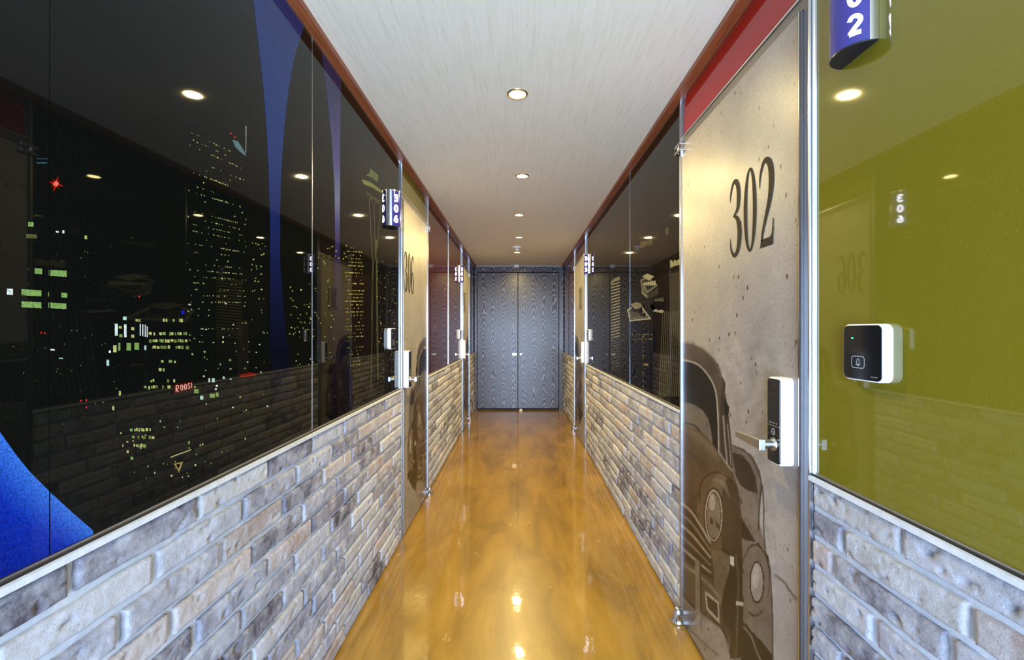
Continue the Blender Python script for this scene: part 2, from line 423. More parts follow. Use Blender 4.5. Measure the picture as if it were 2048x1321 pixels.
# ------------------------------------------------------------------ door art: a vintage car fading out of concrete
def art(zx, zy):
    """colour of the door print at position arrays (read off the nearest door's front)"""
    n = zx.size; C = np.empty((n, 3)); C[:] = rgb(160,154,148)
    rust = np.clip((zx-440)/90, 0, 1)[:, None]; C = C*(1-rust*0.35)+np.array(rgb(120,84,56))*rust*0.35
    def inside(P):
        r = np.zeros(n, bool); m = len(P)
        for i in range(m):
            x1, y1 = P[i]; x2, y2 = P[(i+1) % m]
            if y1 == y2: continue
            c = ((y1 > zy) != (y2 > zy)) & (zx < (x2-x1)*(zy-y1)/(y2-y1)+x1); r ^= c
        return r
    def poly(P, col, a=1.0, g=None):
        m = inside(P); c = np.array(rgb(*col))
        if g is not None:
            t = np.clip((zy[m]-g[0])/(g[1]-g[0]), 0, 1)[:, None]; c = c*(1-t)+np.array(rgb(*g[2]))*t
        C[m] = C[m]*(1-a)+c*a
    def ell(cx, cy, rx, ry, col, a=1.0, r_in=0.0, tilt=0.0):
        dx = zx-cx-(zy-cy)*tilt; q = (dx/rx)**2+((zy-cy)/ry)**2
        m = (q < 1) & (q >= r_in); C[m] = C[m]*(1-a)+np.array(rgb(*col))*a
    def line(P, wd, col, a=1.0):
        P = catmull([(float(p[0]), float(p[1])) for p in P], 5); d = np.full(n, 1e9)
        for (x1, y1), (x2, y2) in zip(P[:-1], P[1:]):
            L = (x2-x1)**2+(y2-y1)**2+1e-9; t = np.clip(((zx-x1)*(x2-x1)+(zy-y1)*(y2-y1))/L, 0, 1)
            d = np.minimum(d, np.hypot(zx-x1-t*(x2-x1), zy-y1-t*(y2-y1)))
        k = (np.clip(1.3-d/wd, 0, 1)*a)[:, None]; C[:] = C*(1-k)+np.array(rgb(*col))*k
    # second car behind
    poly([(245,470),(290,475),(330,505),(352,560),(360,640),(352,760),(400,950),(410,1330),(250,1330)], (128,116,104))
    poly([(246,490),(285,500),(318,535),(340,590),(348,655),(318,645),(280,620),(262,585)], (58,50,44))
    poly([(262,600),(300,640),(340,670),(350,790),(330,800),(285,730)], (138,126,112))
    poly([(278,740),(330,830),(398,940),(385,900),(350,850),(300,840),(285,830)], (48,40,34))
    ell(338, 1000, 58, 145, (126,112,98)); ell(338,1000,58,145,(58,50,44),1,0.90)
    ell(345, 1008, 29, 84, (44,38,34)); ell(345,1008,24,76,(148,138,128)); ell(340,985,14,50,(168,160,150),.7)
    poly([(285,1120),(312,1190),(360,1240),(402,1290),(408,1340),(280,1340)], (38,34,31))
    ell(300,1130,14,45,(120,108,94)); poly([(360,1090),(405,1060),(412,1180),(395,1200),(372,1150)], (122,108,94))
    line([(285,1180),(320,1220),(350,1300),(370,1330)], 4, (130,118,104))
    line([(352,560),(362,620),(354,720),(352,800)], 3.5, (56,48,42)); line([(240,462),(290,480),(330,520),(356,580)], 4, (78,66,56))
    line([(366,620),(372,700),(372,800),(378,870)], 3, (58,50,44)); line([(388,900),(400,1000),(406,1150),(408,1320)], 3, (62,54,48))
    line([(420,980),(455,1010),(470,1035),(500,1075)], 6, (100,86,74), .7); line([(268,660),(285,690),(272,700)], 3, (52,44,38))
    # main body
    poly([(40,50),(90,56),(135,78),(175,115),(200,158),(214,215),(226,290),(238,380),(246,470),(248,570),(272,640),(284,740),(288,900),(292,1310),(40,1340)],
         (92,80,70), g=(60,900,(70,54,42)))
    line([(40,50),(100,60),(150,92),(190,145),(208,205)], 7, (120,108,96), .6)
    poly([(40,118),(75,124),(115,142),(150,172),(174,222),(186,290),(191,400),(192,488),(172,468),(163,400),(148,345),(110,305),(40,285)], (16,19,22))
    poly([(40,285),(90,297),(130,322),(152,356),(164,405),(170,452),(120,405),(40,372)], (126,116,104))
    line([(40,118),(115,142),(174,222),(190,330),(194,490)], 3, (176,168,156))
    line([(60,372),(100,385),(118,405)], 4, (34,30,27))
    poly([(206,240),(226,300),(240,400),(246,560),(210,505),(200,440),(200,330)], (60,52,46))
    poly([(214,268),(236,310),(232,352),(218,335)], (12,12,14))
    line([(206,195),(216,215),(214,240)], 5, (36,32,29)); line([(212,345),(218,430),(226,520),(228,535)], 4, (150,140,128)); line([(228,380),(236,450),(242,540)], 3, (140,130,118))
    line([(196,490),(220,530),(246,562)], 4, (160,148,132))
    # bonnet
    poly([(40,375),(110,408),(165,455),(205,510),(240,565),(262,620),(255,640),(190,575),(150,590),(120,640),(40,720)], (112,94,74), g=(400,650,(96,74,52)))
    line([(70,400),(130,440),(190,510)], 16, (150,132,108), .35); line([(50,470),(110,520),(140,560)], 14, (62,48,36), .5)
    # front wing with headlight
    ell(188, 740, 82, 180, (104,84,64)); ell(205, 700, 55, 130, (136,114,90), .55); ell(236,760,36,170,(58,46,36),.75)
    line([(118,690),(122,620),(150,582),(190,570),(230,590),(255,620)], 3, (42,34,28))
    ell(174, 742, 40, 112, (52,42,34)); ell(174,742,35,104,(158,142,122)); ell(174,744,30,95,(64,52,42)); ell(174,744,27,90,(136,120,102))
    poly([(160,745),(172,758),(170,782),(158,770)], (70,58,48)); poly([(182,765),(196,775),(196,800),(184,790)], (78,64,54)); ell(168,690,12,34,(176,164,146),.6)
    # grille and bumper
    poly([(40,700),(70,690),(110,740),(150,850),(165,990),(40,900)], (66,50,38))
    for k in range(6):
        line([(40,690+k*44),(90,735+k*44),(160,850+k*30)], 5, (168,152,130), .8 if k % 2 == 0 else .45); line([(40,712+k*44),(90,757+k*44),(158,870+k*30)], 5, (28,22,18), .8)
    poly([(40,900),(110,960),(165,1000),(200,1060),(205,1180),(120,1120),(40,1040)], (92,76,62))
    line([(40,930),(110,980),(165,1030),(200,1080)], 7, (150,136,118), .8)
    poly([(40,1040),(120,1130),(210,1190),(240,1240),(240,1340),(40,1340)], (122,110,98))
    line([(40,1045),(120,1135),(210,1200),(238,1290)], 6, (30,26,23)); line([(60,1180),(120,1240),(190,1300)], 5, (84,74,64))
    poly([(100,915),(118,925),(122,1190),(112,1215),(102,1190)], (140,126,110)); line([(120,925),(123,1190)], 3, (40,33,28))
    poly([(138,1042),(195,1088),(197,1175),(145,1120)], (160,148,132)); poly([(145,1060),(189,1096),(191,1155),(151,1112)], (52,44,38))
    poly([(205,870),(245,890),(285,925),(292,1300),(262,1310),(248,1210),(215,1170),(205,1060)], (44,37,32))
    poly([(165,880),(205,885),(238,905),(236,960),(214,1040),(202,1110),(178,1020)], (128,110,90), .8)
    poly([(160,600),(190,590),(225,615),(240,680),(225,650),(195,612)], (150,132,110), .6)
    poly([(120,1130),(200,1190),(236,1260),(238,1330),(150,1330),(70,1200)], (150,138,124), .7)
    line([(262,900),(272,1000),(268,1150),(262,1300)], 5, (104,90,76), .7)
    poly([(238,902),(254,908),(256,946),(240,938)], (190,180,165)); poly([(262,1084),(290,1088),(290,1104),(262,1100)], (176,166,150))
    # tonal grain of the photograph used for the print
    g = np.sin(zx*0.045+np.sin(zy*0.02)*2.1)*np.sin(zy*0.031+np.sin(zx*0.037)*1.7)
    h = np.sin(zx*0.13+zy*0.05)*np.sin(zy*0.11-zx*0.07)
    dk = C.mean(1) < 0.22; C[dk] *= 0.72
    car = (zx < 420) & (zy > 40)
    C[car] *= (1+0.13*g[car]+0.06*h[car])[:, None]
    return C

def make_door(idx, num):
    y0, y1, l0, l1, s = DOORS[num]
    yc = (y0+y1)/2
    root = empty('door_%d' % idx, (s*DX_, yc, 0), -PI/2 if s > 0 else PI/2); tag(root, kind='structure')
    X = lambda Y: s*(yc-Y)         # local x of a depth; local y points into the wall
    LT = 2.155
    for a, b in ((y0, l0-0.004), (l1+0.004, y1)):
        fr = MB(); fr.box(X(a), X(b), 0.008, 0.06, 0, TRZ); fr.build('door_jamb', M_BRUSH, root)
    fr = MB(); fr.box(X(l0-0.004), X(l1+0.004), 0.008, 0.06, LT+0.006, LT+0.042); fr.build('door_head', M_BRUSH, root)
    for a, b in ((y0+0.002, y0+0.007), (y1-0.009, y1-0.002)):
        ed = MB(); ed.box(X(a), X(b), 0.0, 0.010, 0.0, TRZ); ed.build('steel_edging', M_STEEL, root)
    if num == '302': ed = MB(); ed.box(X(y0-0.0005), X(y0-0.011), 0.006, 0.0105, BRZ+0.01, TRZ); ed.build('polished_side_strip', M_WHITEEDGE, root)
    ed = MB(); ed.box(X(y0)-s*0.0075, X(y1)+s*0.0095, 0.003, 0.009, LT+0.038, LT+0.044); ed.build('steel_edging', M_STEEL, root)
    tm = {'302': M_RED, '306': M_OLIVE}.get(num, M_MAROON)
    tr = MB(); tr.box(X(l0-0.004), X(l1+0.004), 0.012, 0.024, LT+0.042, TRZ)
    o = tr.build('transom_panel', tm, root); tag(o, {'302':'red glass panel above the door','306':'olive glass panel above the door'}.get(num, 'dark maroon glass panel above the door'))
    # leaf: a slab whose face carries the print
    st = 0.0042 if num == '302' else 0.012
    ys = np.linspace(l0, l1, int((l1-l0)/st)+1); zs = np.concatenate([np.arange(0.012, 1.36, st), np.linspace(1.36, LT, 12)])
    YY, ZZ = np.meshgrid(ys, zs)
    Yr = 2.055-(l1-YY)*0.86/(l1-l0)         # distance from the hinge edge, as on the nearest door
    px = VX+F*DX_/Yr; py = VY-(ZZ-EYE)*F/Yr
    cols = art(((px-1340)*2).ravel(), ((py-660)*2).ravel())
    vs = np.stack([(s*(yc-YY)).ravel(), np.zeros(YY.size), ZZ.ravel()], 1).tolist()
    nx = len(ys); nz = len(zs)
    fs = [(r*nx+c, r*nx+c+1, (r+1)*nx+c+1, (r+1)*nx+c) for r in range(nz-1) for c in range(nx-1)]
    if s > 0: fs = [f[::-1] for f in fs]
    lf = MB(); lf.add(vs, fs, cols.tolist()); lf.box(X(l0), X(l1), 0.0008, 0.04, 0.012, LT, rgb(150,142,134))
    leaf = lf.build('door_leaf', M_LEAF, root, recalc=False)
    leaf['label'] = 'leaf printed with a vintage car on grey concrete'
    for a, b in ((l0, l0-0.003), (l1, l1+0.003)):
        e2 = MB(); e2.box(X(a), X(b), -0.005, 0.03, 0.012, LT); e2.build('leaf_edge_strip', M_CHROME, root)
    # number
    nm = MB(); fn = lambda x, z: (x, -0.0012, z)
    total = 0.272 if s > 0 else 0.26
    nr = {'302': 1.311, '303': 5.30, '306': 2.917, '305': 6.02}[num]; fa = nr+total
    xl = min(X(nr), X(fa)); W = 0.080*total/0.272; gap = (total-3*W)/2
    for k, ch in enumerate(num): didone(nm, ch, xl+k*(W+gap), 1.572, W, 0.268, fn)
    o = nm.build('room_number', M_INK, root, recalc=False); o['label'] = 'tall dark printed number %s' % num
    # pivot hinges at the far edge
    for z in (2.142, 0.02):
        h = MB(); xh = X(l1+0.01)
        if z > 1:
            h.prism(rrect(0.075, 0.014, 0.006, X(l1-0.002), z+0.014), -0.022, 0.01, 0.002); h.prism(rrect(0.075, 0.014, 0.006, X(l1-0.002), z-0.014), -0.022, 0.01, 0.002)
            h.tube((xh, -0.012, z-0.022), (xh, -0.012, z+0.022), 0.006, n=14)
        else:
            h.lathe([(0, 0.0), (0.034, 0.0), (0.034, 0.012), (0.022, 0.020), (0.018, 0.055), (0.012, 0.065), (0, 0.066)], (xh, -0.014, 0.0), 24)
            h.box(xh-0.03, xh+0.03, -0.024, 0.008, 0.02, 0.045)
        h.build('pivot_hinge', M_CHROME, root)
    # digital lock
    yl = {'302': 1.250, '303': 5.17, '306': 2.925, '305': 5.99}[num]; xl = X(yl); zb = 0.955; H = 0.238
    b = MB(); b.prism(rrect(0.066, H, 0.012, xl, zb+H/2), -0.034, 0.0, 0.004, smooth=False)
    lock = b.build('digital_lock', M_WHITE, root); lock['label'] = 'white bodied digital door lock'
    b = MB(); b.prism(rrect(0.060, H-0.008, 0.010, xl, zb+H/2), -0.0365, -0.030, 0.001); b.build('black_touch_face', M_BLACK, lock)
    b = MB(); b.box(xl-0.029, xl+0.029, -0.0372, -0.0362, zb+0.104, zb+0.1065); b.build('face_divider', M_STEEL, lock)
    b = MB()
    for k in range(4): b.tube((xl-0.016+k*0.0105, -0.0371, zb+0.113), (xl-0.016+k*0.0105, -0.0364, zb+0.113), 0.0013, n=10)
    ring(b, xl, zb+0.089, 0.0085, 0.0085, 0.0070, 0.0070, lambda x, z: (x, -0.0369, z), n=20)
    ribbon(b, [(xl-.004, zb+.089, .0015), (xl+.002, zb+.089, .0015), (xl+.005, zb+.086, .0015)], lambda x, z: (x, -0.0369, z)); b.build('indicator_marks', M_GREYINK, lock, recalc=False)
    b = MB(); hz = 1.010; b.tube((xl, -0.036, hz), (xl, -0.040, hz), 0.019, 0.018); b.tube((xl, -0.040, hz), (xl, -0.078, hz), 0.0125, 0.0125)
    d = -s                                    # lever reaches down the corridor
    x0, x1 = xl+s*0.013, xl+d*0.125
    pr = [(x0, hz-0.014), (x0, hz+0.014), (x1, hz+0.009), (x1, hz-0.009)]
    if s > 0: pr = pr[::-1]
    b.prism(pr, -0.082, -0.066, 0.002); b.build('lever_handle', M_STEEL, lock)
    return root
make_door(1, '302'); make_door(2, '303'); make_door(3, '306'); make_door(4, '305')

# ------------------------------------------------------------------ double doors at the end
root = empty('door_5', (0, BACK, 0)); tag(root, kind='structure')
fr = MB(); y = -0.012
for q in ((-0.735, -0.700, 0), (0.668, 0.735, 0), (-0.700, 0.668, 2.298)):
    fr = MB(); fr.box(q[0], q[1], -0.055, 0.05, q[2], CEIL-0.012); fr.build('door_head' if q[2] else 'door_jamb', M_DARK, root)
for a, b in ((-0.692, -0.022), (-0.015, 0.660)):
    p = MB(); p.prism([(a,0.03),(b,0.03),(b,2.288),(a,2.288)], -0.038, 0.01, 0.003); lf = p.build('door_leaf', M_DARK, root)
    left = a < -0.5
    k = MB(); cx = -0.075 if left else 0.03
    if left: k.prism(rrect(0.075, 0.034, 0.006, cx, 0.93), -0.048, -0.036, 0.002)
    else: k.prism(rrect(0.03, 0.024, 0.006, cx, 0.93), -0.044, -0.036, 0.002); k.tube((cx, -0.044, 0.93), (cx, -0.065, 0.93), 0.009, 0.012)
    k.build('latch_plate' if left else 'door_knob', M_CHROME, lf)
    hz = MB(); xx = -0.697 if left else 0.664
    for z in (0.18, 1.15, 2.1): hz.tube((xx, -0.045, z-0.05), (xx, -0.045, z+0.05), 0.006, n=12)
    hz.build('hinge', M_DARKFR, lf)
bk = MB(); bk.box(-0.86, 0.86, BACK+0.03, BACK+0.1, 0, CEIL); tag(bk.build('wall_back', M_MATTBLACK), kind='structure')
st = MB(); st.lathe([(0,0.03),(0.02,0.03),(0.026,0.02),(0.028,0)], (0.03, BACK-0.09, 0), 20)
tag(st.build('door_stop', M_WHITE), 'small white stop on the floor at the middle of the dark double doors', 'door stop')

# ------------------------------------------------------------------ glass wall panels
def glass(s, y0, y1, mat, label, deco=None, group=None, base=(0.0045,0.0055,0.0045), name='glass_wall_panel', edge=True):
    root_mb = MB(); g = 0.0004
    root_mb.box(s*GX, s*(GX+0.012), y0+g, y1-g, BRZ+0.009, TRZ-0.0005, base)
    if deco: deco(root_mb)
    o = root_mb.build(name, mat, recalc=False)
    tag(o, label, 'wall panel', group)
    return o
def W(s, px, py, lift=0):
    """point of a wall's glass face, from where the artwork sits on it"""
    Y = F*GX/abs(VX-px); return (s*(GX-lift), Y, EYE+(VY-py)*Y/F)
class Art:
    def __init__(s, side, y0, y1): s.s = side; s.y0 = y0; s.y1 = y1; s.q = []
    def put(s, mb):
        for pts, cols, lift in s.q:
            V = [tuple(p)+tuple(c) for p, c in zip(pts, cols)]       # clip to the pane's printed area
            for ax, lim, sg in ((1, s.y0+.001, 1), (1, s.y1-.001, -1), (2, BRZ+.0095, 1), (2, TRZ-.001, -1)):
                out = []
                for i in range(len(V)):
                    A, B = V[i-1], V[i]; da, db = sg*(A[ax]-lim), sg*(B[ax]-lim)
                    if (da < 0) != (db < 0):
                        t = da/(da-db); out.append(tuple(x+(y-x)*t for x, y in zip(A, B)))
                    if db >= 0: out.append(B)
                V = out
                if len(V) < 3: break
            if len(V) < 3: continue
            mb.add([v[:3] for v in V], [tuple(range(len(V)))], [v[3:] for v in V])
def quad_list_left():
    q = []; rnd = random.Random(11); S = -1
    def poly(pts, cols, lift=0.0004):
        if not hasattr(cols[0], '__len__'): cols = [cols]*len(pts)
        q.append(([W(S, x, y, lift) for x, y in pts], cols, lift))
    def strip(left, right, cols):
        L = len(left)
        for i in range(L-1):
            (a, b), (c, d) = (left[i], right[i]), (left[i+1], right[i+1])
            poly([a, c, d, b], [cols[i], cols[i+1], cols[i+1], cols[i]], 0.0003)
    def interp(ctrl, ys):
        Y = [c[1] for c in ctrl]; X = [c[0] for c in ctrl]; return [(float(np.interp(y, Y, X)), y) for y in ys]
    ys = list(range(-120, 861, 20))
    def cols(ctrl): 
        yy = [c[0] for c in ctrl]; return [tuple(float(np.interp(y, yy, [rgb(*c[1])[k] for c in ctrl])) for k in range(3)) for y in ys]
    base = (14,16,14)
    # blue hour-glass shaft
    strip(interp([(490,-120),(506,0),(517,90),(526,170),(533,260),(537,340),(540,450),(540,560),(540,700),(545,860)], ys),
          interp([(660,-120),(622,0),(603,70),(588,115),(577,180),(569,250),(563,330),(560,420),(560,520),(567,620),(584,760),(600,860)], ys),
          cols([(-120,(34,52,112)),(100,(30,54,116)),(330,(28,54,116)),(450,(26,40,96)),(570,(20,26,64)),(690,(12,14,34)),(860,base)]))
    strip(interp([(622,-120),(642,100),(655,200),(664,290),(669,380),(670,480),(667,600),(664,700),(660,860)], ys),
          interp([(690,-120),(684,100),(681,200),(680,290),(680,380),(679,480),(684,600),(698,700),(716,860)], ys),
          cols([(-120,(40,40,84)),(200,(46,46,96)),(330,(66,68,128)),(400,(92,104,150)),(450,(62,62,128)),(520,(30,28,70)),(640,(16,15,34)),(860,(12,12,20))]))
    # blue globe edge, lower left
    arc = [(-160,700),(-60,800),(0,865),(30,908),(60,945),(100,985),(140,1022),(186,1062)]
    top = [rgb(70,130,235)]*8
    for i in range(len(arc)-1):
        a, b = arc[i], arc[i+1]
        n = 8
        for k in range(n):
            t0, t1 = k/n, (k+1)/n
            def pt(p, t): return (p[0], p[1]+t*(1230-p[1]))
            def cc(t): 
                A = np.array(rgb(58,112,205)); B = np.array(rgb(16,46,160)); Z = np.array(rgb(14,24,104))
                return tuple((A+(B-A)*min(1, t*3)) if t < .33 else B+(Z-B)*(t-.33)/.67)
            poly([pt(a,t0), pt(a,t1), pt(b,t1), pt(b,t0)], [cc(t0), cc(t1), cc(t1), cc(t0)], 0.0003)
    def win(x, y, w_, h, c, sk=0.0):
        poly([(x-w_/2,y-h/2-sk*w_/2),(x+w_/2,y-h/2+sk*w_/2),(x+w_/2,y+h/2+sk*w_/2),(x-w_/2,y+h/2-sk*w_/2)], c, 0.0006)
    Yl = rgb(186,186,110); Gr = rgb(128,158,84); Wh = rgb(226,232,220); Dm = rgb(110,120,60); Rd = rgb(220,40,30); Cy = rgb(180,215,200)
    # tall tower: sloping lit floors
    for r in range(34):
        y = 262+r*13.2; dens = rnd.choice([0.08, 0.2, 0.4, 0.55, 0.04]) if r not in (0,2,6,9,12,14,17,26) else 0.7
        x = 374 + rnd.uniform(0, 6); sl = max(0.0, (600-y)/600)*0.85
        xe = 492 if r > 1 else 460
        seg = rnd.uniform(380, 450); ln = rnd.uniform(30, 90)
        while x < xe:
            w_ = rnd.uniform(1.2, 3.0)
            on = rnd.random() < (dens if seg < x < seg+ln else dens*0.35)
            if on: win(x, y+(x-374)*sl+rnd.uniform(-.6,.6), w_, rnd.uniform(1.3,2.7), rnd.choice([Yl,Yl,Gr,Dm,Dm,rgb(150,150,90)]), sl)
            x += w_+rnd.uniform(.6, 2.2)
    # block of lit floors (white columns building and its neighbour)
    for x, y, w_, h, c in ((232,660,6,24,Wh),(250,662,5,26,Wh),(280,660,2,24,Wh),(285,661,2,24,Wh),(290,662,2,24,Wh),(294,664,2,22,Wh),(240,655,6,5,Yl),(265,658,6,6,Yl),(265,673,6,6,Yl),
                           (241,672,6,6,Gr),(229,698,7,14,Yl),(238,694,4,16,Gr),(257,694,9,15,Gr),(273,693,9,14,Gr),(290,696,4,9,Cy),(249,637,7,7,Cy),(219,704,4,5,Wh),(215,726,5,12,Cy),
                           (61,449,11,9,Gr),(62,473,22,8,rgb(80,88,50)),(76,543,15,11,Gr),(115,547,36,12,Gr),(19,584,12,12,Wh),(62,586,40,12,Gr),(62,610,40,12,Gr),(128,591,12,9,Gr),(114,612,36,11,Gr),
                           (97,589,3,9,Dm),(114,464,6,3,Wh),(126,464,4,6,Wh),(171,475,5,7,Yl),(103,700,11,3,Wh),(121,717,8,2,Cy),(239,787,4,9,Yl),(226,817,4,8,Yl),(392,783,9,8,Gr),(403,796,6,8,Cy),
                           (418,761,3,8,Wh),(426,761,6,8,Cy),(447,756,4,5,Cy),(424,792,10,8,Gr),(434,790,6,8,Gr)):
        win(x, y, w_, h, c, 0.06)
    for x, y in ((82,666),(89,667),(278,594),(161,802),(172,801),(172,815)): win(x, y, 3, 3.4, Rd)
    win(365, 625, 7, 7, rgb(20,30,170))
    for y, x0, x1, d in ((641,262,372,.45),(668,300,380,.85),(682,300,380,.9),(695,305,380,.6),(724,320,350,.7),(740,315,330,.5),(762,290,350,.5),(775,290,350,.45),(860,262,300,.6),(875,266,310,.55),(892,245,290,.5),(905,250,286,.4),(918,248,270,.5)):
        x = x0
        while x < x1:
            w_ = rnd.uniform(2, 7)
            if rnd.random() < d: win(x, y+rnd.uniform(-1,1), w_, rnd.uniform(4,7), rnd.choice([Yl,Yl,Gr,Dm]), 0.05)
            x += w_+rnd.uniform(.8, 2.5)
    # red sign spelling its visible letters
    for a, b in (((350,772),(351,785)),): pass
    poly([(346,770),(384,762),(385,779),(348,789)], rgb(70,8,6), 0.0005)
    def seg_(pts, wd=1.7):
        for (x1, y1), (x2, y2) in zip(pts[:-1], pts[1:]):
            dx, dy = x2-x1, y2-y1; L = math.hypot(dx, dy); nx, ny = -dy/L*wd/2, dx/L*wd/2
            poly([(x1+nx,y1+ny),(x2+nx,y2+ny),(x2-nx,y2-ny),(x1-nx,y1-ny)], rgb(255,170,150), 0.0009)
    sl = -0.2
    def G(x, pts): seg_([(x+a, 771+(x-350)*sl+b) for a, b in pts])
    G(350.5, [(1,14),(1,1),(5,0.5),(6,4),(5,6.5),(1.5,7.5),(5.5,13)])
    for xx in (359.5, 367): G(xx, [(1,3),(3,1),(5,3),(5,10),(3,12),(1,10),(1,3)])
    G(374, [(5,2),(3,1),(1,3),(2,5.5),(4.5,7),(5,10),(3,11.5),(1,10)]); G(381, [(1.4,1),(1.4,11)])
    # scattered street-level lights
    def scatter(n, x0, x1, y0, y1, cl, smin=1.4, smax=4, slope=0):
        for _ in range(n):
            x = rnd.uniform(x0, x1); y = rnd.uniform(y0, y1); lim = 1140-(x)*0.455-14
            if y < lim: win(x, y+slope*(x-x0), rnd.uniform(smin, smax), rnd.uniform(smin, smax), rnd.choice(cl))
    scatter(46, 375, 490, 600, 940, [Yl,Gr,Dm,Wh]); scatter(22, 455, 535, 640, 830, [Yl,Dm,Wh], 1.2, 3); scatter(24, 240, 380, 840, 960, [Dm,Gr,Yl]); scatter(40, 20, 240, 480, 860, [Dm,Dm,rgb(70,80,60)], 1, 2.6)
    scatter(42, 578, 624, 560, 740, [Yl,Dm,Gr], 1.4, 3.4); scatter(30, 626, 668, 500, 740, [Yl,Dm,Gr], 1.2, 3); scatter(20, 630, 700, 490, 520, [Yl,Dm], 1.2, 2.4)
    scatter(30, 500, 530, 480, 640, [Yl,Dm,Gr], 1.4, 3.4)
    for r in range(34):
        y = 495+r*7.2; x = 690+rnd.uniform(0,8); dn = rnd.choice([.2,.5,.8,.8,.3])
        while x < 727:
            w_ = rnd.uniform(1, 2.6)
            if rnd.random() < dn: win(x, y+(x-690)*0.16*(600-y)/200, w_, rnd.uniform(1.4,2.4), rnd.choice([Yl,Dm,Dm,rgb(170,160,80)]))
            x += w_+1
    scatter(70, 752, 796, 520, 760, [Yl,Dm,Dm], 1, 2.4)
    # lit diagonal bar and triangle, lower middle
    poly([(341,914),(382,899),(382,901),(341,916)], rgb(190,180,120)); poly([(347,928),(366,924),(358,946)], rgb(150,130,70)); poly([(352,930),(360,928),(357,938)], rgb(70,140,110))
    # roof flag of the tall tower
    poly([(464,279),(476,283),(490,305),(492,313),(480,304),(470,294)], rgb(86,116,120)); poly([(490.5,252),(493,252),(492,306),(490.5,306)], rgb(130,135,140))
    for x, y in ((461,267),(469,275)): win(x, y, 3, 3, Rd)
    # red flare star
    for k in range(8):
        a = PI*k/4+.3; L = 20 if k % 2 == 0 else 13
        poly([(111+3*math.cos(a+1.57),368+3*math.sin(a+1.57)),(111+L*math.cos(a),368+L*math.sin(a)),(111+3*math.cos(a-1.57),368+3*math.sin(a-1.57))], [rgb(220,40,20),rgb(70,6,4),rgb(220,40,20)], 0.0006)
    win(111, 368, 7, 7, rgb(255,170,140)); poly([(111,368-6),(117,368),(111,368+6),(105,368)], rgb(250,120,90), 0.0009)
    win(83, 318, 22, 1.6, rgb(60,90,100)); win(83, 326, 22, 2.4, rgb(60,90,100))
    # observation tower with a saucer top
    poly([(741,337),(757,352),(755,366),(745,356),(731,350),(739,347)], rgb(74,96,62)); poly([(723,359),(738,363),(757,376),(765,384),(761,386),(745,376),(727,368)], rgb(96,108,70))
    poly([(731,382),(745,392),(762,402),(764,410),(748,404),(735,394)], rgb(52,58,42))
    for a, b, c, d, e in ((737,392,744,520,1.5),(747,398,750,520,1.2),(761,402,752,520,1.2),(745,520,742,640,2.2),(751,480,754,760,3.2),(745,560,741,780,1.6)):
        poly([(a,b),(a+e,b),(c+e,d),(c,d)], rgb(74,78,60))
    # dim reflection painted into the print as a faint block; red strip
    poly([(475,640),(497,642),(497,800),(475,806)], rgb(24,22,18), 0.0002)
    poly([(478,750),(500,745),(512,748),(511,752),(480,756)], rgb(120,20,14), 0.0008)
    return q
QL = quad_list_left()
def deco_left(y0, y1):
    def f(mb):
        a = Art(-1, y0, y1); a.q = QL; a.put(mb)
    return f
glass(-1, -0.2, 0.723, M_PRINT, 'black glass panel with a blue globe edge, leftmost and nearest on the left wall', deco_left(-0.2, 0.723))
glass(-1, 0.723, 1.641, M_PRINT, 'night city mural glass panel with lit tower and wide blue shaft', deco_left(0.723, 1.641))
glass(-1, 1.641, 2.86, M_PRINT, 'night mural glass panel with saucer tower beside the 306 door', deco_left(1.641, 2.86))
glass(-1, 3.70, 4.80, M_MAROON, 'maroon glass panel just past the 306 door on the left wall')
glass(-1, 4.80, 5.90, M_MAROON, 'maroon glass panel under the 305 number sign, farther of two on the left')
glass(-1, 6.74, BACK-0.06, M_MAROON, 'narrow dark maroon glass panel between the 305 door and the double doors')
glass(1, 6.08, BACK-0.06, M_MAROON, 'narrow dark maroon glass panel between the 303 door and the double doors')
glass(1, END_Y, 1.150, M_OLIVE, 'olive green glass panel at the right edge, behind the 302 sign and doorbell')

